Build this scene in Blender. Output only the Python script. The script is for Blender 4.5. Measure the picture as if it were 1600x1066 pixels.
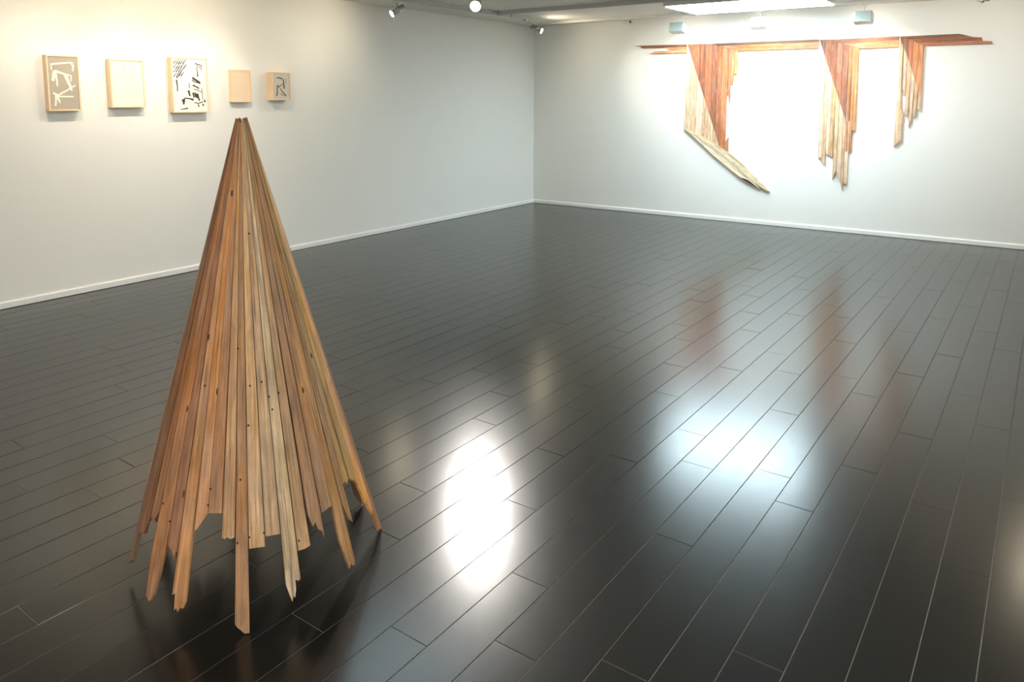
import bpy, bmesh, math, random
from mathutils import Vector, Matrix
random.seed(11)
for o in list(bpy.data.objects): bpy.data.objects.remove(o)
C = bpy.context.scene.collection
sc = bpy.context.scene

# ------------------------------------------------------------------ camera
# room corner at the origin: left wall is the plane y=0, right wall the plane x=0, room in x<0, y<0
F_PX, PX, PY, CAM = 1184.0, 800.0, 294.0, Vector((-9.778, -6.574, 1.64))
PITCH = math.atan2(142.0, F_PX)
A1 = math.radians(35.545)
FWH = Vector((math.cos(A1), math.sin(A1), 0)); RIGHT = Vector((math.sin(A1), -math.cos(A1), 0)); UP = Vector((0, 0, 1))
FWD = FWH*math.cos(PITCH) - UP*math.sin(PITCH); CUP = FWH*math.sin(PITCH) + UP*math.cos(PITCH)
cd = bpy.data.cameras.new('camera'); cam = bpy.data.objects.new('camera', cd); C.objects.link(cam)
cd.sensor_width = 36; cd.lens = F_PX/1600*36; cd.shift_y = -(533-PY)/1600; cd.clip_end = 60
cam.matrix_world = Matrix((( RIGHT.x, CUP.x, -FWD.x, CAM.x), (RIGHT.y, CUP.y, -FWD.y, CAM.y), (RIGHT.z, CUP.z, -FWD.z, CAM.z), (0, 0, 0, 1)))
sc.camera = cam
def ray(x, y): return (FWD*F_PX + RIGHT*(x-PX) - CUP*(y-PY)).normalized()
def on_plane(x, y, axis, val):
    d = ray(x, y); return CAM + d*((val-CAM[axis])/d[axis])
def proj(p):
    v = Vector(p)-CAM; z = v.dot(FWD)
    return (PX+F_PX*v.dot(RIGHT)/z, PY-F_PX*v.dot(CUP)/z, z)

# ------------------------------------------------------------------ world, exposure
w = bpy.data.worlds.new('world'); sc.world = w; w.use_nodes = True
w.node_tree.nodes['Background'].inputs[0].default_value = (.75, .8, .85, 1)
w.node_tree.nodes['Background'].inputs[1].default_value = .05
vs = sc.view_settings
vs.view_transform = 'Standard'; vs.look = 'None'; vs.exposure = 1.28; vs.gamma = 1; vs.use_curve_mapping = False
WARM = (1, .90, .78); COOL = (.71, .92, 1.0); NEUT = (1, .96, .90)
P_FLOOD, P_PICT, P_GLARE, P_CORNER, S_PANEL, P_FILL = 3.7, 6.0, 120, 17, 12.5, 18
CEIL = 2.715

# ------------------------------------------------------------------ materials
def lin(c): return tuple((v/255/12.92 if v/255 <= .04045 else ((v/255+.055)/1.055)**2.4) for v in c)
def mat(name):
    m = bpy.data.materials.new(name); m.use_nodes = True
    return m, m.node_tree.nodes, m.node_tree.links, m.node_tree.nodes['Principled BSDF']
def plain(name, rgb, rough=.6, metal=0, noise=.04, scale=40, bump=0):
    m, n, l, b = mat(name)
    t = n.new('ShaderNodeTexNoise'); t.inputs['Scale'].default_value = scale; t.inputs['Detail'].default_value = 4
    tc = n.new('ShaderNodeTexCoord'); l.new(tc.outputs['Object'], t.inputs['Vector'])
    mx = n.new('ShaderNodeMix'); mx.data_type = 'RGBA'
    c = lin(rgb); mx.inputs['A'].default_value = (*[v*(1-noise) for v in c], 1); mx.inputs['B'].default_value = (*[min(1, v*(1+noise)) for v in c], 1)
    l.new(t.outputs['Fac'], mx.inputs['Factor']); l.new(mx.outputs['Result'], b.inputs['Base Color'])
    b.inputs['Roughness'].default_value = rough; b.inputs['Metallic'].default_value = metal
    if bump:
        bp = n.new('ShaderNodeBump'); bp.inputs['Strength'].default_value = bump; bp.inputs['Distance'].default_value = .002
        l.new(t.outputs['Fac'], bp.inputs['Height']); l.new(bp.outputs['Normal'], b.inputs['Normal'])
    return m
def glow(name, rgb, s):
    m, n, l, b = mat(name)
    b.inputs['Base Color'].default_value = (.8, .8, .8, 1); b.inputs['Emission Color'].default_value = (*rgb, 1); b.inputs['Emission Strength'].default_value = s
    return m
def wood_mat(name, saw=.25, fine=1.0, rough=.72, sat=(.74, 1.0)):
    """sawn timber: grain runs along UV v (metres), tone comes from the object's own colour"""
    m, n, l, b = mat(name)
    uv = n.new('ShaderNodeUVMap'); oi = n.new('ShaderNodeObjectInfo')
    off = n.new('ShaderNodeVectorMath'); off.operation = 'MULTIPLY_ADD'
    l.new(oi.outputs['Random'], off.inputs[0]); off.inputs[1].default_value = (37, 91, 13); l.new(uv.outputs['UV'], off.inputs[2])
    def noise(sx, sy, detail, dist=0.0):
        mp = n.new('ShaderNodeMapping'); mp.inputs['Scale'].default_value = (sx, sy, 1); l.new(off.outputs[0], mp.inputs['Vector'])
        t = n.new('ShaderNodeTexNoise'); t.inputs['Scale'].default_value = 1; t.inputs['Detail'].default_value = detail; t.inputs['Distortion'].default_value = dist
        l.new(mp.outputs['Vector'], t.inputs['Vector']); return t.outputs['Fac']
    def ramp(src, p0, v0, p1, v1):
        r = n.new('ShaderNodeMapRange'); r.inputs['From Min'].default_value = p0; r.inputs['From Max'].default_value = p1
        r.inputs['To Min'].default_value = v0; r.inputs['To Max'].default_value = v1; l.new(src, r.inputs['Value']); return r.outputs['Result']
    def mul(a, c):
        x = n.new('ShaderNodeMath'); x.operation = 'MULTIPLY'; l.new(a, x.inputs[0])
        if isinstance(c, float): x.inputs[1].default_value = c
        else: l.new(c, x.inputs[1])
        return x.outputs[0]
    grain = ramp(noise(150*fine, 4*fine, 6, .8), .3, .60, .7, 1.32)
    blotch = ramp(noise(26, 7, 4, .8), .3, .76, .7, 1.24)
    sawm = ramp(noise(14, 240, 2), .35, 1-saw, .65, 1+saw*.6)
    streak = ramp(noise(60, 2.2, 2, 1.0), .66, 1.0, .76, .42)
    val = mul(mul(grain, blotch), mul(sawm, streak))
    vm = n.new('ShaderNodeVectorMath'); vm.operation = 'SCALE'; l.new(oi.outputs['Color'], vm.inputs[0]); l.new(val, vm.inputs['Scale'])
    hs = n.new('ShaderNodeHueSaturation'); l.new(vm.outputs[0], hs.inputs['Color'])
    l.new(ramp(noise(8, 3, 2), .3, sat[0], .7, sat[1]), hs.inputs['Saturation'])
    l.new(hs.outputs['Color'], b.inputs['Base Color']); b.inputs['Roughness'].default_value = rough
    bp = n.new('ShaderNodeBump'); bp.inputs['Strength'].default_value = .35; bp.inputs['Distance'].default_value = .0012
    l.new(val, bp.inputs['Height']); l.new(bp.outputs['Normal'], b.inputs['Normal'])
    return m
M_WALL = plain('wall_paint', (232, 231, 226), .8, 0, .012, 3)
M_CEIL = plain('ceiling_paint', (228, 223, 214), .85, 0, .015, 3)
M_BASE = plain('baseboard_paint', (238, 238, 234), .45, 0, .01, 20)
M_JOINT = plain('joint_filler', (112, 110, 104), .8, 0, .08, 60)
M_SLAT = wood_mat('reclaimed_slat', .035)
M_BOARD = wood_mat('relief_board', .10, .5, .65, (.82, 1.0))
M_FRAME = plain('pale_frame_wood', (240, 210, 174), .55, 0, .10, 30)
M_DARK = plain('dark_hole', (48, 30, 18), .9); M_KNOT = plain('dark_knot', (70, 44, 26), .8, 0, .2, 200)
M_STEEL = plain('brushed_steel', (176, 176, 172), .35, .85, .03, 80)
M_GREY = plain('grey_rail', (186, 189, 188), .45, .1, .02, 50)
M_WHITE = plain('white_enamel', (225, 225, 220), .4, 0, .02, 50)
M_FLOODB = plain('floodlight_shell', (176, 184, 178), .35, .25, .02, 50)
M_BLACK = plain('black_plastic', (30, 30, 30), .5)
M_LENS = glow('spot_lens', (1, .86, .62), 190)
M_GLARE = glow('glare_lens', (1, .95, .86), 500)
M_PANEL = glow('panel_diffuser', COOL, S_PANEL); M_FILL_PANEL = glow('fill_panel_diffuser', (1, .935, .86), S_PANEL*.50)  # second diffuser glows on out-of-view panels added to raise the room's ambient light
M_FLENS = glow('flood_lens', (1, .92, .80), 6)
def floor_mat():
    m, n, l, b = mat('charcoal_plank')
    uv = n.new('ShaderNodeUVMap'); oi = n.new('ShaderNodeObjectInfo')
    off = n.new('ShaderNodeVectorMath'); off.operation = 'MULTIPLY_ADD'
    l.new(oi.outputs['Random'], off.inputs[0]); off.inputs[1].default_value = (17, 53, 9); l.new(uv.outputs['UV'], off.inputs[2])
    def noise(sx, sy, det):
        mp = n.new('ShaderNodeMapping'); mp.inputs['Scale'].default_value = (sx, sy, 1); l.new(off.outputs[0], mp.inputs['Vector'])
        t = n.new('ShaderNodeTexNoise'); t.inputs['Scale'].default_value = 1; t.inputs['Detail'].default_value = det
        l.new(mp.outputs['Vector'], t.inputs['Vector']); return t.outputs['Fac']
    g = noise(260, 14, 5); s = noise(40, 16, 3)
    mx = n.new('ShaderNodeMix'); mx.data_type = 'RGBA'; mx.inputs['A'].default_value = (*lin((13, 14, 13)), 1); mx.inputs['B'].default_value = (*lin((27, 27, 25)), 1)
    l.new(g, mx.inputs['Factor']); l.new(mx.outputs['Result'], b.inputs['Base Color'])
    r = n.new('ShaderNodeMapRange'); r.inputs['From Min'].default_value = .3; r.inputs['From Max'].default_value = .7
    r.inputs['To Min'].default_value = .21; r.inputs['To Max'].default_value = .23
    l.new(s, r.inputs['Value']); l.new(r.outputs['Result'], b.inputs['Roughness'])
    b.inputs['Specular IOR Level'].default_value = .66
    bp = n.new('ShaderNodeBump'); bp.inputs['Strength'].default_value = .12; bp.inputs['Distance'].default_value = .0006
    l.new(g, bp.inputs['Height']); l.new(bp.outputs['Normal'], b.inputs['Normal'])
    return m
M_FLOOR = floor_mat()

# ------------------------------------------------------------------ mesh helpers
def mesh_obj(name, verts, faces, m, parent=None, uvs=None, color=None, smooth=False):
    me = bpy.data.meshes.new(name); me.from_pydata([tuple(v) for v in verts], [], faces); me.materials.append(m)
    if uvs:
        ul = me.uv_layers.new(name='UVMap')
        for p in me.polygons:
            for li in p.loop_indices: ul.data[li].uv = uvs[me.loops[li].vertex_index]
    if smooth:
        for p in me.polygons: p.use_smooth = True
    o = bpy.data.objects.new(name, me); C.objects.link(o)
    if parent: o.parent = parent; o.matrix_parent_inverse = parent.matrix_world.inverted()
    if color: o.color = (*color, 1)
    return o
class MB:
    """collects shapes into one mesh"""
    def __init__(s): s.bm = bmesh.new()
    def box(s, lo, hi, M=None, bevel=0):
        r = bmesh.ops.create_cube(s.bm, size=1); vs_ = r['verts']
        for v in vs_: v.co = Vector([lo[i]+(v.co[i]+.5)*(hi[i]-lo[i]) for i in range(3)])
        if bevel:
            es = {e for v in vs_ for e in v.link_edges}
            q = bmesh.ops.bevel(s.bm, geom=list(es), offset=bevel, segments=2, affect='EDGES', profile=.7); vs_ = list({v for f in q['faces'] for v in f.verts} | {v for v in vs_ if v.is_valid})
        if M: 
            for v in vs_: v.co = M @ v.co
        return s
    def tube(s, a, b, r, r2=None, seg=20, caps=True):
        a, b = Vector(a), Vector(b); d = b-a
        M = Matrix.Translation((a+b)/2) @ d.to_track_quat('Z', 'Y').to_matrix().to_4x4()
        bmesh.ops.create_cone(s.bm, cap_ends=caps, segments=seg, radius1=r, radius2=r if r2 is None else r2, depth=d.length, matrix=M); return s
    def ball(s, c, r): bmesh.ops.create_uvsphere(s.bm, u_segments=14, v_segments=8, radius=r, matrix=Matrix.Translation(c)); return s
    def build(s, name, m, parent=None, smooth=False):
        me = bpy.data.meshes.new(name); s.bm.to_mesh(me); s.bm.free(); me.materials.append(m)
        if smooth:
            for p in me.polygons: p.use_smooth = len(p.vertices) == 4
        o = bpy.data.objects.new(name, me); C.objects.link(o)
        if parent: o.parent = parent; o.matrix_parent_inverse = parent.matrix_world.inverted()
        return o
def tag(o, label=None, cat=None, group=None, kind=None):
    if label: o['label'] = label
    if cat: o['category'] = cat
    if group: o['group'] = group
    if kind: o['kind'] = kind
    return o
def empty(name, loc):
    o = bpy.data.objects.new(name, None); C.objects.link(o); o.location = loc; o.empty_display_size = .1
    bpy.context.view_layer.update(); return o
def lamp(name, kind, loc, aim, power, color, parent, **kw):
    ld = bpy.data.lights.new(name, kind); ld.energy = power; ld.color = color
    for k, v in kw.items(): setattr(ld, k, v)
    o = bpy.data.objects.new(name, ld); C.objects.link(o)
    d = (Vector(aim)-Vector(loc)).normalized()
    o.matrix_world = Matrix.Translation(loc) @ d.to_track_quat('-Z', 'Y').to_matrix().to_4x4()
    mw = o.matrix_world.copy(); o.parent = parent; o.matrix_parent_inverse = parent.matrix_world.inverted(); o.matrix_world = mw
    return o

# ------------------------------------------------------------------ room shell
X0, Y0 = -12.6, -8.8
tag(MB().box((0, Y0-.15, 0), (.15, .15, CEIL)).build('wall_right', M_WALL), 'white wall carrying the long wooden relief', kind='structure')
tag(MB().box((X0-.15, 0, 0), (0, .15, CEIL)).build('wall_left', M_WALL), 'white wall with the five small framed pictures', kind='structure')
tag(MB().box((X0-.15, Y0-.15, 0), (X0, 0, CEIL)).build('wall_rear', M_WALL), kind='structure')
tag(MB().box((X0, Y0-.15, 0), (0, Y0, CEIL)).build('wall_near', M_WALL), kind='structure')
tag(MB().box((X0-.15, Y0-.15, CEIL), (.15, .15, CEIL+.12)).build('ceiling', M_CEIL), 'flat pale ceiling', kind='structure')
def skirting(name, along):
    h, t = .056, .014
    prof = [(0, 0.004), (t, 0.004), (t, h-.010), (t-.004, h-.002), (t-.007, h), (0, h)]
    vs_, fs = [], []
    for e in (0, 1):
        for d, z in prof:
            p = (-d, (Y0 if e else -.0), z) if along == 'y' else ((X0 if e else -.0), -d, z)
            vs_.append(p)
    n = len(prof)
    for i in range(n): fs.append((i, (i+1) % n, n+(i+1) % n, n+i))
    fs += [tuple(range(n)), tuple(range(2*n-1, n-1, -1))]
    return tag(mesh_obj(name, vs_, fs, M_BASE), 'low white skirting board along the wall', kind='structure')
skirting('baseboard_right', 'y'); skirting('baseboard_left', 'x')

# floor: grey joint bed, every plank laid on it
PW, PL, YC0 = .1505, 1.415, -6.4258
fl = MB().box((X0-.15, Y0-.15, -.12), (.15, .15, -.0016)).build('floor', M_JOINT)
tag(fl, 'charcoal plank floor with fine pale joints', kind='structure')
phase = {-1: -6.2, 0: -6.85, 1: -6.45, 2: -7.18, 3: -7.70, 4: -6.77, 5: -7.96, 6: -7.27, 7: -8.08, 8: -7.78, 9: -8.22, 10: -7.40, 11: -8.36, 12: -6.45, 13: -6.14,
         14: -6.86, 15: -6.52, 16: -7.44, 17: -6.30, 18: -6.61, 19: -6.70, 20: -6.95, 21: -6.73, 22: -8.52, 23: -6.65, 25: -8.35}
planks = []
r = math.floor((Y0-YC0)/PW)
last = 0
while YC0+(r-.5)*PW < 0:
    ph = phase.get(r)
    if ph is None:
        ph = last+random.uniform(.35, 1.05)
    last = ph
    ya, yb = max(Y0, YC0+(r-.5)*PW), min(0, YC0+(r+.5)*PW)
    x = ph-math.ceil((ph-X0)/PL)*PL
    while x < 0:
        xa, xb = max(X0, x), min(0, x+PL)
        if xb-xa > .02 and yb-ya > .01: planks.append((xa, xb, ya, yb))
        x += PL
    r += 1
def seen(p):
    best = 0
    for i in range(7):
        for j in (0, .5, 1):
            q = proj((p[0]+(p[1]-p[0])*i/6, p[2]+(p[3]-p[2])*j, 0))
            if q[2] > .2 and -5 < q[0] < 1605 and -5 < q[1] < 1071: best = max(best, 1/q[2])
    return best
planks.sort(key=seen, reverse=True)
def plank_geo(p, base=0):
    g, bv = .0012, .0007
    xa, xb, ya, yb = p[0]+g, p[1]-g, p[2]+g, p[3]-g
    ty, tx = random.uniform(-.00022, .00022), random.uniform(-.0004, .0004)      # boards never lie perfectly level
    vs_ = [(xa, ya, -.0016), (xb, ya, -.0016), (xb, yb, -.0016), (xa, yb, -.0016), (xa+bv, ya+bv, -ty-tx), (xb-bv, ya+bv, -ty+tx), (xb-bv, yb-bv, ty+tx), (xa+bv, yb-bv, ty-tx)]
    fs = [(4, 5, 6, 7), (0, 1, 5, 4), (1, 2, 6, 5), (2, 3, 7, 6), (3, 0, 4, 7)]
    return vs_, [tuple(i+base for i in f) for f in fs], [(v[1], v[0]) for v in vs_]
for p in planks[:300]:
    v, f, u = plank_geo(p); mesh_obj('plank', v, f, M_FLOOR, fl, u)
V, Fc, U = [], [], []
for p in planks[300:]:
    v, f, u = plank_geo(p, len(V)); V += v; Fc += f; U += u
tag(mesh_obj('outlying_planks', V, Fc, M_FLOOR, fl, U), kind='stuff')

# ------------------------------------------------------------------ slatted cone
CX, CY, ZA, K = -8.212, -4.328, 1.64, .2715
SL = math.hypot(1, K)
def cone_pt(phi, s, off=0.0):
    """s = slant distance from the virtual apex, off = outward along the surface normal"""
    z = ZA-s/SL; rr = K*(ZA-z)
    return Vector((CX+(rr+off/SL)*math.cos(phi), CY+(rr+off/SL)*math.sin(phi), z+off*K/SL))
def s_for_y(phi, ypx):
    lo, hi = .1, ZA*SL-.004
    if proj(cone_pt(phi, hi))[1] < ypx: return hi
    for _ in range(40):
        m = (lo+hi)/2
        if proj(cone_pt(phi, m))[1] < ypx: lo = m
        else: hi = m
    return lo
PHI_V = math.atan2(CAM.y-CY, CAM.x-CX)
tab = []
for i in range(-92, 93):
    ph = PHI_V+math.radians(i); tab.append((proj(cone_pt(ph, s_for_y(ph, 700)))[0], ph))
xs = [t[0] for t in tab]; i0, i1 = xs.index(min(xs)), xs.index(max(xs))
tab = tab[i0:i1+1]
XL, XR = 235.3, 551.0
def phi_at(x):
    x = tab[0][0]+(x-XL)/(XR-XL)*(tab[-1][0]-tab[0][0])
    for a, b in zip(tab, tab[1:]):
        if a[0] <= x <= b[0]: return a[1]+(b[1]-a[1])*(x-a[0])/max(1e-9, b[0]-a[0])
    return tab[-1][1] if x > tab[-1][0] else tab[0][1]
def rgb(*c): return lin(c)
# left edge, right edge (pixels on the line y=700), colour, lower end as (fraction across, pixel height)
SLATS = [
 (235.3, 240.5, (128, 92, 58), [(0, 880), (1, 876)]),
 (240.8, 251, (138, 88, 50), [(0, 831), (.75, 834), (.9, 816), (1, 812)]),
 (251, 261.5, (150, 98, 52), [(0, 806), (.5, 813), (1, 800)]),
 (261.5, 278.5, (170, 112, 60), [(0, 862), (.08, 898), (.2, 932), (.45, 940), (.7, 930), (.86, 896), (1, 852)]),
 (278.5, 292.7, (150, 95, 52), [(0, 851), (.35, 858), (.9, 874), (1, 874)]),
 (292.7, 309.3, (184, 127, 70), [(0, 930), (.2, 928), (.28, 955), (.42, 950), (.5, 957), (.7, 950), (.85, 952), (1, 942)]),
 (309.3, 326.5, (192, 130, 70), [(0, 830.5), (.2, 828), (1, 803)]),
 (326.5, 345.5, (166, 114, 68), [(0, 802), (1, 802)]),
 (345.5, 363, (180, 134, 84), [(0, 841), (.25, 843), (.4, 840), (.7, 843), (1, 840)]),
 (363, 379.4, (160, 114, 68), [(0, 976), (.12, 980), (.68, 1001), (1, 1001)]),
 (379.4, 400.3, (190, 150, 100), [(0, 858), (1, 854.5)]),
 (400.3, 420.5, (180, 144, 104), [(0, 839), (1, 834.5)]),
 (420.5, 439, (186, 160, 124), [(0, 915), (.2, 932), (.32, 941), (.42, 931), (.5, 935), (.62, 922), (.66, 906), (.86, 908), (1, 904)]),
 (439, 456, (170, 134, 94), [(0, 861), (.5, 858), (1, 852)]),
 (458, 476.8, (156, 114, 74), [(0, 805), (.25, 824), (.5, 816), (.62, 828), (.85, 829), (.95, 840), (1, 803)]),
 (476.8, 493, (160, 118, 76), [(0, 802), (1, 790)]),
 (493, 507, (170, 124, 68), [(0, 845), (.35, 889), (.55, 881), (.8, 884), (1, 876)]),
 (507, 516, (150, 112, 68), [(0, 790), (.6, 812), (1, 815)]),
 (516, 526, (168, 132, 74), [(0, 757), (.35, 752), (.6, 756), (1, 748)]),
 (526, 536, (172, 136, 72), [(0, 747), (.4, 752), (.6, 749), (1, 756)]),
 (536, 546, (208, 148, 78), [(0, 758), (.5, 790), (.8, 803), (1, 795)]),
 (546, 551, (152, 106, 62), [(0, 829), (1, 830)]),
]
cone = empty('slatted_cone', (CX, CY, 0))
tag(cone, 'tall hollow cone of reclaimed wooden slats standing on splintered tips on the dark floor', 'sculpture')
slat_list = []
def slat(p0, p1, col, ends, top, lift):
    gap = .0020
    def P(t, s, off):
        a, b = cone_pt(p0, s, off), cone_pt(p1, s, off)
        w_ = (b-a).length; g = min(gap, .06*w_); t = (g + t*(w_-2*g))/w_
        return a.lerp(b, t)
    outline = [(0, top), (1, top+random.uniform(-.004, .004))] + [(t, s) for t, s in reversed(ends)]
    n = len(outline); th = .009
    outer = [P(t, s, lift) for t, s in outline]; inner = [P(t, s, lift-th) for t, s in outline]
    for q in outer+inner: q.z = max(q.z, .0015)
    wid = (cone_pt(p0, 1.2)-cone_pt(p1, 1.2)).length
    uv = [((t-.5)*wid*(.25+.75*s/1.2), s) for t, s in outline]
    faces = [tuple(range(n-1, -1, -1)), tuple(range(n, 2*n))] + [(i, (i+1) % n, n+(i+1) % n, n+i) for i in range(n)]
    o = mesh_obj('slat', outer+inner, faces, M_SLAT, cone, uv+uv, col)
    bm = bmesh.new(); bm.from_mesh(o.data); bmesh.ops.recalc_face_normals(bm, faces=bm.faces); bm.to_mesh(o.data); bm.free()
    slat_list.append((p0, p1, lift, o)); return o
for xa, xb, col, ends in SLATS:
    p0, p1 = phi_at(xa), phi_at(xb)
    e = [(t, s_for_y(p0+(p1-p0)*t, y)) for t, y in ends]
    slat(p0, p1, tuple(v*k for v, k in zip(rgb(*col), (.86, .87, .84))), e, .078+random.uniform(-.008, .012), random.uniform(-.002, .002))
pa, pb = phi_at(XR), phi_at(XL)+2*math.pi
nb = 24
for i in range(nb):
    p0 = pa+(pb-pa)*i/nb; p1 = pa+(pb-pa)*(i+1)/nb
    long_ = i in (3, 8, 13, 19)
    s0 = ZA*SL-.004 if long_ else random.uniform(1.30, 1.52)
    e = [(0, s0-random.uniform(0, .05)), (.3, s0), (.6, s0-random.uniform(0, .06)), (1, s0-random.uniform(.0, .09))]
    c0 = random.choice([(150, 104, 60), (170, 124, 78), (160, 118, 76), (182, 132, 78), (142, 98, 58)])
    slat(p0, p1, rgb(*c0), e, .078+random.uniform(-.008, .012), random.uniform(-.002, .002))
def mark(x, y, name, rw, rl):
    """nail hole or knot lying on the slat under the pixel"""
    best = None
    for p0, p1, lift, o in slat_list[:len(SLATS)]:
        for k in range(9):
            ph = p0+(p1-p0)*(k+.5)/9; s = s_for_y(ph, y); d = abs(proj(cone_pt(ph, s))[0]-x)
            if best is None or d < best[0]: best = (d, ph, s, lift, o, p0, p1)
    d, ph, s, lift, o, p0, p1 = best
    a, b = cone_pt(p0, s, lift), cone_pt(p1, s, lift); t = (ph-p0)/(p1-p0)
    c = a.lerp(b, t); ac = (b-a).normalized(); al = (cone_pt((p0+p1)/2, s+.1)-cone_pt((p0+p1)/2, s)).normalized(); nn = ac.cross(al)
    if nn.dot(CAM-c) < 0: nn = -nn
    vs_ = [c+nn*.0012+ac*math.cos(q)*rw+al*math.sin(q)*rl for q in [k*math.pi/4 for k in range(8)]]
    vs_ += [c-nn*.0015+ac*math.cos(q)*rw+al*math.sin(q)*rl for q in [k*math.pi/4 for k in range(8)]]
    f = [tuple(range(8)), tuple(range(15, 7, -1))]+[(k, (k+1) % 8, 8+(k+1) % 8, 8+k) for k in range(8)]
    mesh_obj(name, vs_, f, M_KNOT if name == 'knot' else M_DARK, o)
for x, y in [(319, 603), (391, 603), (409.4, 597), (435, 614), (420, 620), (389, 665), (426, 640), (389.6, 365), (330, 764), (326, 790), (375.5, 750), (370, 849), (389.5, 840), (413, 833), (467, 845), (255, 787), (265, 815), (372, 545)]:
    mark(x, y, 'nail_hole', .0032, .0036)
for x, y in [(293.5, 639), (362, 302), (325, 527), (276, 868), (339, 612), (474, 610), (487, 556), (287, 772)]:
    mark(x, y, 'knot', .0035, .011)

# ------------------------------------------------------------------ long wooden relief on the right wall
rel = empty('wooden_wall_relief', (0, -3.8, 0.45))
tag(rel, 'long wooden relief of a beam with three splintered hanging panels mounted on the white wall', 'wall sculpture')
def W(x, y):
    p = on_plane(x, y, 0, -.02); return (p.y, p.z)
def board(pts, col, axis='v', th=.022, name='board', jit=.10):
    """pts: outline in wall coordinates (Y, Z)"""
    area = sum(a[0]*b[1]-b[0]*a[1] for a, b in zip(pts, pts[1:]+pts[:1]))
    if area < 0: pts = pts[::-1]
    th += random.uniform(-.003, .003)
    n = len(pts)
    vs_ = [(-th, y, z) for y, z in pts]+[(-.001, y, z) for y, z in pts]
    if axis == 'v': uv = [(y, z) for y, z in pts]
    elif axis == 'h': uv = [(z, y) for y, z in pts]
    else:
        c, s = math.cos(axis), math.sin(axis); uv = [(-y*s+z*c, y*c+z*s) for y, z in pts]
    fs = [tuple(range(n-1, -1, -1)), tuple(range(n, 2*n))]+[(i, (i+1) % n, n+(i+1) % n, n+i) for i in range(n)]
    k = 1+random.uniform(-jit, jit)
    return mesh_obj(name, vs_, fs, M_BOARD, rel, uv+uv, tuple(v*k for v in lin(col)))
def line_z(pl, y):
    """height of a polyline (list of wall points, Y falling) at Y"""
    for a, b in zip(pl, pl[1:]):
        lo, hi = min(a[0], b[0]), max(a[0], b[0])
        if lo-1e-9 <= y <= hi+1e-9 and hi-lo > 1e-9: return a[1]+(b[1]-a[1])*(y-a[0])/(b[0]-a[0])
    return pl[0][1] if abs(y-pl[0][0]) < abs(y-pl[-1][0]) else pl[-1][1]
def columns(edges, tops, bots, cols, name='board'):
    """vertical boards between successive edges (Y). tops: polyline; bots: polyline or per-board list of wall points"""
    for i in range(len(edges)-1):
        ya, yb = edges[i]-.0012, edges[i+1]+.0012          # Y falls to the right
        tp = [(ya, line_z(tops, ya))]+[p for p in tops if yb < p[0] < ya]+[(yb, line_z(tops, yb))]
        bt = bots[i] if isinstance(bots[0], list) else None
        if bt is None: lo = [(ya, line_z(bots, ya))]+[p for p in bots if yb < p[0] < ya]+[(yb, line_z(bots, yb))]
        else: lo = [(min(ya, max(yb, y)), z) for y, z in bt]
        pts = tp+lo[::-1]
        out = []
        for p in pts:
            if not out or math.hypot(p[0]-out[-1][0], p[1]-out[-1][1]) > .002: out.append(p)
        if len(out) > 2: board(out, cols[i % len(cols)], 'v', name=name)
def wl(*pts): return [W(*p) for p in pts]
BROWN = [(136, 82, 54), (160, 96, 62), (150, 88, 56), (170, 100, 64), (154, 90, 56), (174, 100, 58), (190, 112, 62), (196, 118, 62), (204, 128, 68)]
PALE = [(220, 184, 150), (212, 172, 136), (224, 190, 158), (208, 166, 128)]
# beam: left stub
for pts, col in [([(991, 71.7), (1072.8, 69.2), (1072.8, 73.2), (1043, 74.1), (1002.5, 75.3), (1001, 73.2)], (120, 76, 48)),
                 ([(1041.8, 74.3), (1072.8, 73.3), (1072.8, 78.7), (1050, 79.3), (1046, 77.6), (1043, 76.4)], (200, 120, 68)),
                 ([(1014.5, 83.7), (1024, 80.3), (1050, 79.4), (1072.8, 78.8), (1072.5, 82.5), (1020, 84.2)], (206, 140, 84)),
                 # beam between the first two panels
                 ([(1111, 68.2), (1279.3, 61.4), (1279.1, 65.4), (1124.5, 71.8)], (116, 84, 56)),
                 ([(1125, 71.9), (1279.1, 65.5), (1278.8, 75.6), (1153.4, 79.9)], (192, 112, 66)),
                 # beam between the second and third panel
                 ([(1297, 62), (1405.3, 56.5), (1405, 62.5), (1319, 67.9)], (150, 90, 56)),
                 ([(1319.5, 68), (1405, 62.6), (1404.2, 73.3), (1345, 76.4)], (204, 130, 80)),
                 # beam: right end
                 ([(1407.4, 57.1), (1499, 52.8), (1515, 56.3), (1419, 60.9)], (120, 76, 46)),
                 ([(1419.4, 61), (1515, 56.4), (1521, 57.8), (1534, 58.5), (1535.5, 63.6), (1432, 66.4)], (160, 94, 56)),
                 ([(1432.4, 66.6), (1535.5, 63.7), (1549.5, 64.4), (1551.5, 68.5), (1444, 71.7)], (176, 104, 62))]:
    board(wl(*pts), col, 'h', name='beam_board')
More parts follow.
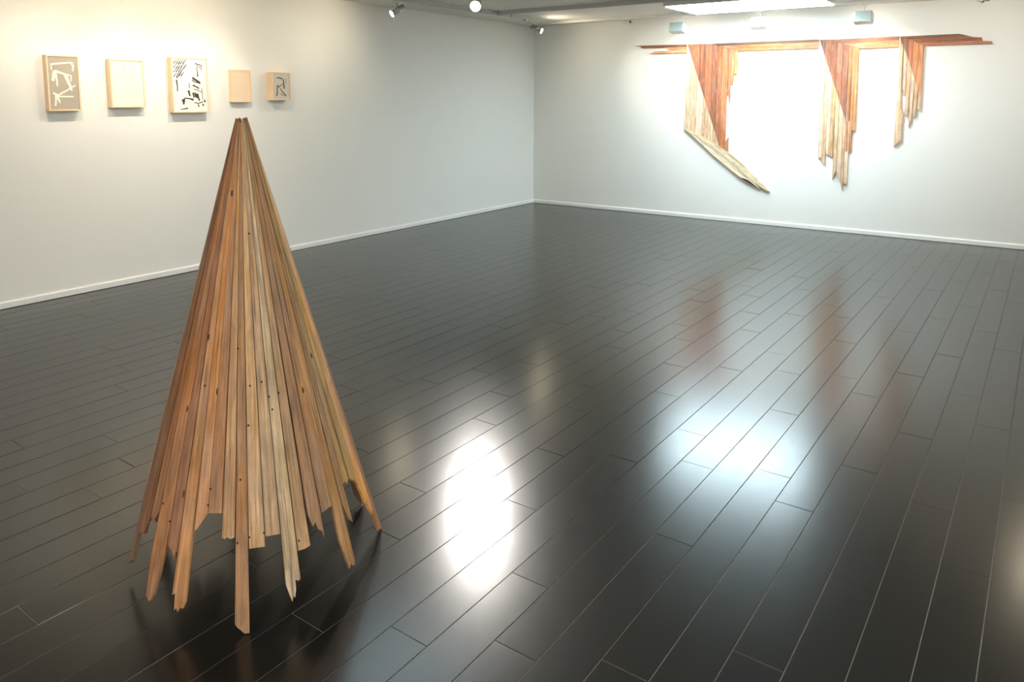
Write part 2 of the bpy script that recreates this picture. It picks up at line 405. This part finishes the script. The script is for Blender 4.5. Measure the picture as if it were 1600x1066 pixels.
# first panel
def yy(x, y): return W(x, y)[0]
d1 = wl((1074.4, 69.3), (1123.5, 228))
top1 = wl((1074.4, 69.3), (1110, 68.3), (1153, 79.9))
e1 = [yy(1074.4, 69.3), yy(1083, 95), yy(1092, 124), yy(1101, 155), yy(1110, 185), yy(1118, 210), yy(1125, 215), yy(1133.2, 215)]
columns(e1, top1, wl((1074.4, 69.3), (1123.5, 228), (1134, 235)), BROWN, 'panel_board')
e1b = [yy(1133.2, 180), yy(1137.2, 150), yy(1141, 140), yy(1146.6, 118), yy(1152.6, 95)]
columns(e1b, top1, [wl((1133.5, 153), (1136.8, 146)), wl((1136.8, 146), (1139.7, 161), (1140.5, 150)), wl((1141, 131.8), (1144.4, 131.8), (1146.8, 116.5)), wl((1147, 116), (1152, 115))], BROWN[5:], 'panel_board')
board(wl((1133.3, 222), (1137.9, 214.3), (1137.4, 237.3), (1133.0, 234.6)), (190, 130, 76), 'v', name='panel_board')
pe1 = [yy(1071, 150), yy(1079, 160), yy(1088, 175), yy(1097, 190), yy(1106, 200), yy(1114, 212), yy(1123.3, 227)]
columns(pe1, wl((1073.3, 69.5), (1074.3, 69.4), (1123.4, 228)), wl((1070.2, 200.5), (1078, 203.8), (1123.5, 228.6)), PALE, 'pale_board')
up_ = wl((1070.3, 200.3), (1098, 213.5), (1123.5, 228.5), (1151.3, 247.5), (1176, 272), (1202.4, 298.7))
lo_ = wl((1070.3, 201.2), (1092, 221), (1114, 242), (1137.4, 261.5), (1158, 278), (1182, 293.5))
ang = math.atan2(up_[-1][1]-up_[0][1], up_[-1][0]-up_[0][0])
for i in range(4):
    ta, tb = i/4+.004, (i+1)/4-.004
    A = [(a[0]+(b[0]-a[0])*ta, a[1]+(b[1]-a[1])*ta) for a, b in zip(up_, lo_)]; B = [(a[0]+(b[0]-a[0])*tb, a[1]+(b[1]-a[1])*tb) for a, b in zip(up_, lo_)]
    if i == 1: A = A[:-1]+[A[-1]]; B[-1] = (B[-2][0]*.35+B[-1][0]*.65, B[-2][1]*.35+B[-1][1]*.65)
    if i == 3: B = B[:-1]+[(B[-1][0]+.10, B[-1][1]+.10)]
    if i == 2: A[-1] = (A[-1][0]+.12, A[-1][1]+.09)
    board(A+B[::-1], [(214, 184, 144), (232, 210, 178), (224, 200, 164), (230, 206, 172)][i], ang, .03, name='foot_board')
# second panel
top2 = wl((1280.8, 62.2), (1296, 61.7), (1344.8, 76.4))
e2 = [yy(1280.8, 62.2), yy(1289, 90), yy(1297, 115), yy(1305, 140), yy(1313, 165), yy(1320.5, 187)]
columns(e2, top2, wl((1280.8, 62.2), (1321.2, 188.5)), BROWN, 'panel_board')
columns([yy(1320.5, 187), yy(1326, 200), yy(1331.3, 204)], top2, [wl((1321, 236.5), (1325.8, 237.6)), wl((1325.8, 237.6), (1330.7, 236))], [(182, 116, 66), (190, 122, 70)], 'panel_board')
columns([yy(1331.3, 204), yy(1336, 204)], top2, [wl((1331.5, 203.5), (1336, 204.8))], [(206, 134, 72)], 'panel_board')
diag2 = wl((1279.6, 62.5), (1280.7, 62.3), (1321.2, 188.5), (1325, 190))
e2p = [yy(1277.6, 245), yy(1282.8, 249), yy(1289, 250), yy(1294.4, 242), yy(1300.6, 246), yy(1306.4, 262), yy(1312.6, 280), yy(1317.2, 288), yy(1324, 262)]
b2p = [wl((1277.5, 246), (1282.8, 246.6)), wl((1282.8, 251.8), (1288, 257.8), (1289.2, 255)), wl((1289.4, 238), (1292, 242.5), (1294.4, 240.6)), wl((1294.5, 241), (1297, 245), (1299.5, 244.5), (1300.6, 247.5)),
       wl((1300.4, 281), (1303, 274), (1306, 267.5)), wl((1306.4, 268), (1308.5, 279.5), (1312.6, 283.5)), wl((1312.8, 284), (1315.6, 297.5), (1317, 285)), wl((1317.3, 285), (1321.5, 289.2), (1323.6, 286))]
columns(e2p, diag2, b2p, PALE[:3]+[(204, 162, 116), (212, 170, 122)], 'pale_board')
# third panel
top3 = wl((1407.2, 57.1), (1418.5, 60.9), (1444, 72))
columns([yy(1407.2, 57.1), yy(1418.3, 90), yy(1425, 105), yy(1432, 125), yy(1438.7, 150)], wl((1407.2, 57.1), (1418.5, 60.7), (1444, 72.2)), wl((1407.2, 57.1), (1438.7, 151.5)), [(140, 86, 56), (178, 108, 72), (198, 122, 70), (206, 130, 72)], 'panel_board')
diag3 = wl((1405.6, 57.6), (1407, 57.3), (1438.7, 151.5))
board(wl((1405.6, 60), (1407.4, 60), (1408.6, 100), (1405.5, 165), (1400.3, 225.6), (1395.7, 229.2), (1402.5, 140)), PALE[0], 'v', name='pale_board')
board(wl((1408.8, 66), (1411.3, 74), (1408.6, 128), (1407.3, 164), (1410.8, 178.5), (1407.2, 220.2), (1400.6, 225.2), (1405.8, 165)), PALE[1], 'v', name='pale_board')
e3 = [yy(1409, 140), yy(1414.2, 160), yy(1419.8, 175), yy(1426, 180), yy(1432.4, 178), yy(1438.4, 160)]
columns(e3, diag3, [wl((1408.6, 134), (1411.8, 149.3), (1413.6, 147)), wl((1411.6, 179), (1414, 181.5), (1417.6, 178.5)), wl((1418, 187), (1418.8, 199), (1423, 187.5)), wl((1424, 184), (1430, 181)), wl((1432.5, 170), (1436.5, 174.2), (1437.6, 173))], PALE, 'pale_board')

# ------------------------------------------------------------------ five small boxed pictures on the left wall
def stroke(pts, w0, w1=None):
    return (pts, w0, w0 if w1 is None else w1)
def picture(name, label, x0, x1, z0, z1, d, fw, face_mat, ink_mat, ink, lip=.006):
    root = empty(name, ((x0+x1)/2, 0, z0)); tag(root, label, 'picture', 'small boxed pictures in a row')
    for nm, lo, hi in (('frame_side', (x0, -d, z0), (x0+fw, -.001, z1)), ('frame_side', (x1-fw, -d, z0), (x1, -.001, z1)),
                       ('frame_bottom', (x0+fw, -d, z0), (x1-fw, -.001, z0+fw)), ('frame_top', (x0+fw, -d, z1-fw), (x1-fw, -.001, z1))):
        MB().box(lo, hi).build(nm, M_FRAME, root)
    fy = -d+lip
    cv = MB().box((x0+fw, fy, z0+fw), (x1-fw, fy+.012, z1-fw)).build('painted_face', face_mat, root)
    wd, ht = x1-x0-2*fw, z1-z0-2*fw
    for si, (pts, wa, wb) in enumerate(ink):                                   # u to the right, v downward, 0..1
        P = [Vector((x0+fw+u*wd, z1-fw-v*ht)) for u, v in pts]
        L, R = [], []
        for i, p in enumerate(P):
            dv = (P[min(i+1, len(P)-1)]-P[max(i-1, 0)]).normalized(); nv = Vector((-dv.y, dv.x)); ww = (wa+(wb-wa)*i/max(1, len(P)-1))*wd/2
            ww *= random.uniform(.95, 1.35); L.append(p+nv*ww); R.append(p-nv*ww)
        ring = L+R[::-1]; n = len(ring); k = len(P)
        vs_ = [(p.x, fy-.0006-.00006*si, p.y) for p in ring]+[(p.x, fy+.0005, p.y) for p in ring]
        fs = [(i, i+1, n-2-i, n-1-i) for i in range(k-1)]+[(i, (i+1) % n, n+(i+1) % n, n+i) for i in range(n)]
        mesh_obj('brush_stroke', vs_, fs, ink_mat, cv)
    return root
M_CANV1 = plain('grey_beige_ground', (176, 166, 150), .8, 0, .10, 25)
M_CANV2 = plain('cream_ground', (240, 226, 210), .8, 0, .03, 8)
M_CANV3 = plain('white_ground', (240, 234, 224), .8, 0, .02, 20)
M_CANV4 = plain('sand_paper_ground', (230, 206, 176), .85, 0, .10, 45)
M_CANV5 = plain('pale_grey_ground', (204, 197, 186), .8, 0, .08, 20)
M_INKW = plain('cream_paint', (242, 232, 214), .7, 0, .04, 60)
M_INKP = plain('faint_wash', (220, 198, 174), .8, 0, .04, 40)
M_INKB = plain('charcoal_ink', (62, 56, 54), .85, 0, .30, 120)
M_INKD = plain('dark_brown_ink', (66, 58, 50), .8, 0, .2, 90)
picture('boxed_picture', 'grey-beige boxed picture with thick cream angular brush strokes', -6.989, -6.743, 1.531, 1.974, .0645, .011, M_CANV1, M_INKW, [
    stroke([(.12, .25), (.11, .15), (.45, .125), (.80, .105)], .05), stroke([(.80, .10), (.86, .17), (.83, .27)], .09, .05),
    stroke([(.14, .46), (.18, .36), (.22, .27)], .10, .12), stroke([(.22, .27), (.45, .31), (.62, .345), (.76, .355), (.76, .46)], .085, .05), stroke([(.24, .27), (.27, .42), (.28, .56)], .07, .05),
    stroke([(.58, .35), (.68, .50), (.76, .645)], .10, .05), stroke([(.90, .535), (.55, .65), (.22, .745)], .045, .06), stroke([(.22, .75), (.50, .755), (.80, .755)], .05, .045),
    stroke([(.12, .69), (.22, .71), (.20, .82), (.17, .93)], .08, .05), stroke([(.24, .72), (.30, .82), (.33, .88)], .07, .04)])
picture('boxed_picture', 'almost blank cream boxed picture in a pale wood frame', -6.492, -6.196, 1.552, 1.961, .060, .012, M_CANV2, M_INKP, [
    stroke([(.42, .10), (.39, .25), (.36, .45)], .025, .01), stroke([(.58, .18), (.63, .40), (.70, .70)], .012), stroke([(.45, .12), (.52, .16)], .01)])
sk = []
for i in range(5):
    for j in range(4):
        u, v = .06+i*.07+random.uniform(-.012, .012), .06+j*.075+random.uniform(-.012, .012)
        if u+v*.75 < .50: sk.append(stroke([(u-.03, v+.045), (u+.01, v+.010), (u+.065, v-.035)], .026, .012))
sk += [stroke([(.10, .40), (.12, .52), (.115, .62)], .035, .025), stroke([(.10, .36), (.17, .33), (.24, .27)], .03, .015)]
sk += [stroke([(.68, .08), (.76, .095), (.86, .115), (.86, .17)], .03, .02), stroke([(.72, .12), (.80, .15), (.87, .21)], .015), stroke([(.72, .14), (.735, .24), (.74, .33)], .015, .03)]
sk += [stroke([(.58+.03*k, .345+.012*k), (.62+.03*k, .385+.014*k)], .03, .045) for k in range(7)]
sk += [stroke([(.56, .40), (.66, .44), (.80, .46)], .02), stroke([(.58, .50), (.66, .52), (.76, .56)], .035, .03), stroke([(.47, .46), (.48, .56)], .012), stroke([(.60, .57), (.74, .60), (.84, .63)], .015)]
sk += [stroke([(.44, .60), (.455, .65), (.48, .71)], .05, .03), stroke([(.575, .64), (.59, .70), (.60, .74)], .035), stroke([(.63, .64), (.65, .73)], .035), stroke([(.70, .66), (.73, .74), (.76, .80)], .05, .035), stroke([(.665, .66), (.685, .75)], .03)]
sk += [stroke([(.24, .79), (.34, .745), (.48, .76), (.58, .78)], .02, .04), stroke([(.27, .77), (.285, .82), (.275, .87)], .09, .03), stroke([(.60, .83), (.72, .85), (.86, .82)], .02), stroke([(.72, .87), (.735, .92)], .025), stroke([(.86, .86), (.87, .90)], .03), stroke([(.92, .78), (.925, .83)], .03)]
sk += [stroke([(.16, .965), (.30, .95), (.40, .945)], .008, .035), stroke([(.84, .55), (.86, .68), (.86, .78)], .01)]
picture('boxed_picture', 'white boxed picture with sketchy black charcoal marks, largest of the row', -5.943, -5.586, 1.500, 2.000, .0634, .012, M_CANV3, M_INKB, sk)
picture('boxed_picture', 'plain sand-coloured boxed picture without any drawing', -5.324, -5.102, 1.592, 1.907, .0485, .010, M_CANV4, M_INKP, [])
picture('boxed_picture', 'small deep boxed picture with dark angular figure on pale grey', -4.878, -4.651, 1.609, 1.895, .086, .012, M_CANV5, M_INKD, [
    stroke([(.24, .17), (.42, .18), (.60, .225)], .04, .05), stroke([(.63, .24), (.65, .36), (.66, .48), (.66, .60)], .06, .055), stroke([(.60, .40), (.46, .47), (.33, .53)], .03),
    stroke([(.30, .47), (.24, .54), (.24, .70), (.20, .88)], .03, .05), stroke([(.24, .46), (.36, .55)], .04), stroke([(.40, .58), (.58, .74), (.76, .88)], .03, .05), stroke([(.46, .78), (.52, .86), (.60, .84)], .03), stroke([(.70, .20), (.80, .24), (.79, .40)], .015)])

# ------------------------------------------------------------------ ceiling rails
def rail(name, label, a, b, z0, z1, w_, m, extra=None):
    a, b = Vector(a), Vector(b); root = empty(name, (*a, z0)); tag(root, label, 'lighting track')
    d = (b-a).normalized(); n = Vector((-d.y, d.x))
    def bar(nm, o0, o1, za, zb, mm, s0=0, s1=0):
        pa, pb = a+d*s0, b-d*s1
        cs = [pa+n*o0, pb+n*o0, pb+n*o1, pa+n*o1]
        vs_ = [(c.x, c.y, za) for c in cs]+[(c.x, c.y, zb) for c in cs]
        mesh_obj(nm, vs_, [(3, 2, 1, 0), (4, 5, 6, 7), (0, 1, 5, 4), (1, 2, 6, 5), (2, 3, 7, 6), (3, 0, 4, 7)], mm, root)
    bar('rail_body', -w_/2, w_/2, z0+.006, z1, m); bar('rail_lip', -w_/2, -w_/2+.008, z0, z0+.006, m); bar('rail_lip', w_/2-.008, w_/2, z0, z0+.006, m)
    for q, s in ((a, -1), (b, 1)):
        e = q+d*s*.006; cs = [e-n*w_*.55-d*.008, e-n*w_*.55+d*.008, e+n*w_*.55+d*.008, e+n*w_*.55-d*.008]
        mesh_obj('end_cap', [(c.x, c.y, z0-.002) for c in cs]+[(c.x, c.y, z1) for c in cs], [(3, 2, 1, 0), (4, 5, 6, 7), (0, 1, 5, 4), (1, 2, 6, 5), (2, 3, 7, 6), (3, 0, 4, 7)], m, root)
    return root
RLY, RRX, WTX = -.75, -1.95, -.45
rail('track_rail', 'grey ceiling track running beside the wall with the pictures', (-12.3, RLY), (-1.25, RLY), 2.668, CEIL, .036, M_GREY)
rr_ = rail('track_rail', 'grey ceiling track crossing the room beside the bluish light panel', (RRX, -.775), (RRX, -8.6), 2.668, CEIL, .036, M_GREY)
MB().tube((RRX+.03, -.95, 2.69), (RRX+.03, -.95, 2.655), .012).ball((RRX+.03, -.95, 2.65), .016).build('suspension_knob', M_STEEL, rr_, True)
wt_ = rail('track_rail', 'white ceiling track close to the wall with the relief', (WTX, -.62), (WTX, -7.4), 2.682, CEIL, .034, M_WHITE)
fc = empty('track_feed_connector', (WTX, -5.885, 2.682)); tag(fc, 'small white feed connector under the white track near its far end', 'connector')
MB().box((WTX-.016, -5.92, 2.63), (WTX+.016, -5.85, 2.6815), bevel=.004).build('connector_case', M_WHITE, fc); MB().tube((WTX, -5.885, 2.632), (WTX, -5.885, 2.612), .008, seg=10).build('plug', M_BLACK, fc)
GLP = Vector((-4.18, -2.16, 2.47))
rail('track_rail', 'grey ceiling track above the glaring lamp', (-9.5, GLP.y), (-3.2, GLP.y), 2.668, CEIL, .036, M_GREY)

# ------------------------------------------------------------------ cylinder spotlights
def spot(label, head, aim, rail_z, power, color, lens, group=None, size=62, r=.036, length=.15, blend=.6, rail_xy=None):
    head, aim = Vector(head), Vector(aim); d = (aim-head).normalized()
    rx, ry = rail_xy or (head.x, head.y)
    root = empty('spotlight', (rx, ry, rail_z)); tag(root, label, 'spotlight', group)
    MB().box((rx-.035, ry-.016, rail_z-.022), (rx+.035, ry+.016, rail_z-.0005), bevel=.003).build('track_adapter', M_STEEL, root)
    back = head-d*length; mid = head-d*length*.55
    top = mid+Vector((0, 0, r+.004))
    MB().tube((rx, ry, rail_z-.02), top, .006, seg=10).ball(top, .011).build('stem', M_STEEL, root, True)
    MB().tube(back, head-d*.012, r*.82, seg=28).tube(head-d*.045, head-d*.002, r*.84, r, seg=28).tube(back-d*.012, back, r*.6, r*.82, seg=28).build('lamp_housing', M_STEEL, root, True)
    MB().tube(head-d*.002, head+d*.001, r*.90, seg=28).build('lens', lens, root)
    lamp('spot_beam', 'SPOT', head+d*.012, aim, power, color, root, spot_size=math.radians(size), spot_blend=blend, shadow_soft_size=.03)
    return root
spot('glaring lamp hanging free over the middle of the room, aimed at the slatted cone', GLP, (-8.4, -4.5, .7), 2.668, P_GLARE, NEUT, M_GLARE, size=58, r=.05, length=.12)
spot('chrome spotlight at the room corner where two tracks meet', (-1.0, -.80, 2.535), (-.1, -3.0, 1.55), 2.668, P_CORNER, WARM, M_LENS, size=70, rail_xy=(-1.30, -.75))
spot('single spotlight hanging over the empty stretch of wall beyond the dark-figure picture', (-3.86, -.78, 2.515), (-5.2, 0, 1.55), 2.668, P_PICT*.6, WARM, M_LENS, size=100, blend=1.0, rail_xy=(-3.76, -.75))
for x, ax, k, wh in ((-7.15, -6.95, .8, 'the cream-stroke picture'), (-6.35, -6.3, 1.1, 'the blank cream picture'), (-5.65, -5.6, 1.1, 'the charcoal picture')):
    spot('track spotlight above '+wh, (x, -.80, 2.53), (ax, 0, 1.42), 2.668, P_PICT*k*1.9, WARM, M_LENS, 'spotlights above the boxed pictures', size=92, blend=1.0)
spot('warm spotlight on the cross track, nearer the side wall than its neighbour', (-2.06, -6.70, 2.50), (-3.0, -7.2, 0), 2.668, P_GLARE*.08, WARM, M_LENS, rail_xy=(RRX, -6.68), blend=1.0)
spot('added fill spotlight on the near track aimed at the front of the slatted cone', (-11.4, -7.2, 2.53), (-8.3, -4.5, .9), 2.668, P_FILL, WARM, M_LENS, size=50)  # out-of-view lamp added to brighten the cone's front
spot('added fill spotlight on the near track aimed at the flank of the slatted cone', (-8.0, -7.2, 2.53), (-8.1, -4.4, .8), 2.668, P_FILL*.6, NEUT, M_LENS, size=50)  # another added lamp out of view, lifting the cone's flank
rail('track_rail', 'grey ceiling track above the near side of the room', (-12.3, -7.25), (-3.0, -7.25), 2.668, CEIL, .036, M_GREY)

# ------------------------------------------------------------------ box floodlights washing the relief
def flood(label, y, power):
    x = -.50; root = empty('box_floodlight', (WTX, y, 2.682)); tag(root, label, 'floodlight', 'box floodlights washing the relief wall')
    MB().box((WTX-.014, y-.035, 2.660), (WTX+.014, y+.035, 2.6825), bevel=.003).build('track_adapter', M_WHITE, root)
    MB().tube((WTX, y, 2.662), (x+.01, y, 2.585), .007, seg=10).build('stem', M_WHITE, root, True)
    T = Matrix.Translation((x, y, 2.515)) @ Matrix.Rotation(math.radians(14), 4, 'Y')
    MB().box((-.075, -.092, -.062), (.045, .092, .062), T, bevel=.012).build('lamp_housing', M_FLOODB, root)
    MB().box((.045, -.084, -.054), (.050, .084, .054), T).build('lens', M_FLENS, root)
    MB().box((-.012, -.022, .060), (.022, .022, .074), T, bevel=.003).build('bracket', M_WHITE, root)
    for s in (-1, 1): MB().box((-.06, s*.0925-.003, -.05), (.04, s*.0925+.003, .05), T, bevel=.002).build('end_plate', M_WHITE, root)
    p = T @ Vector((.056, 0, 0)); aim = Vector((0, y, 1.05))
    lamp('flood_beam', 'AREA', p, aim, power, (1, .86, .74), root, shape='RECTANGLE', size=.16, size_y=.10, spread=math.radians(140))
flood('boxy floodlight on the white track above the panel with the folded foot', -2.56, P_FLOOD)
flood('boxy floodlight on the white track above the plain beam between two hanging panels', -3.60, P_FLOOD)
flood('boxy floodlight on the white track beyond the longest splintered panel', -4.76, P_FLOOD)
spot('spotlight on the cross track washing the wall past the splintered beam end', (-1.90, -6.02, 2.50), (0, -5.8, 1.75), 2.668, P_CORNER*1.5, (1, .94, .88), M_LENS, size=120, blend=1.0, rail_xy=(RRX, -6.02))

# ------------------------------------------------------------------ bluish ceiling panels, added fill panels, small fittings
def panel(label, x0, x1, y0, y1, dm=None):
    root = empty('ceiling_light_panel', ((x0+x1)/2, (y0+y1)/2, CEIL)); tag(root, label, 'ceiling light', 'ceiling light panels')
    z0 = 2.655
    for lo, hi in (((x0, y0, z0+.01), (x0+.02, y1, CEIL)), ((x1-.02, y0, z0+.01), (x1, y1, CEIL)), ((x0+.02, y0, z0+.01), (x1-.02, y0+.02, CEIL)), ((x0+.02, y1-.02, z0+.01), (x1-.02, y1, CEIL))):
        MB().box(lo, hi).build('panel_frame', M_WHITE, root)
    MB().box((x0+.02, y0+.02, z0), (x1-.02, y1-.02, z0+.03)).build('diffuser', dm or M_PANEL, root)
panel('bluish glowing ceiling panel beside the white track', -1.62, -.66, -4.50, -2.86)
M_PANEL3 = glow('panel_diffuser_dimmed', COOL, 1.3)
panel('dimmed bluish ceiling panel over the floor beyond the slatted cone', -6.9, -5.5, -3.35, -2.35, M_PANEL3)
panel('added warm white fill panel on the ceiling in the room corner farthest from the relief', -11.8, -10.2, -8.6, -7.45, M_FILL_PANEL)  # unseen panel added as ambient fill
panel('added warm white fill panel on the ceiling at the end of the room opposite the relief', -11.6, -10.6, -4.6, -3.0, M_FILL_PANEL)  # also an unseen addition, brightens the room
panel('added warm white fill panel on the ceiling along the wall opposite the boxed pictures', -8.4, -6.8, -8.6, -7.45, M_FILL_PANEL)  # third added fill source, outside the view
s = on_plane(979, 35, 0, -.012)
sn = empty('wall_sensor', (0, s.y, s.z-.02)); tag(sn, 'tiny white sensor high on the wall near the room corner', 'sensor')
MB().box((-.03, s.y-.055, s.z-.016), (-.001, s.y+.05, s.z+.018), bevel=.006).build('sensor_case', M_WHITE, sn)
MB().box((-.034, s.y-.066, s.z-.010), (-.004, s.y-.054, s.z+.018), bevel=.003).build('sensor_eye', M_BLACK, sn)
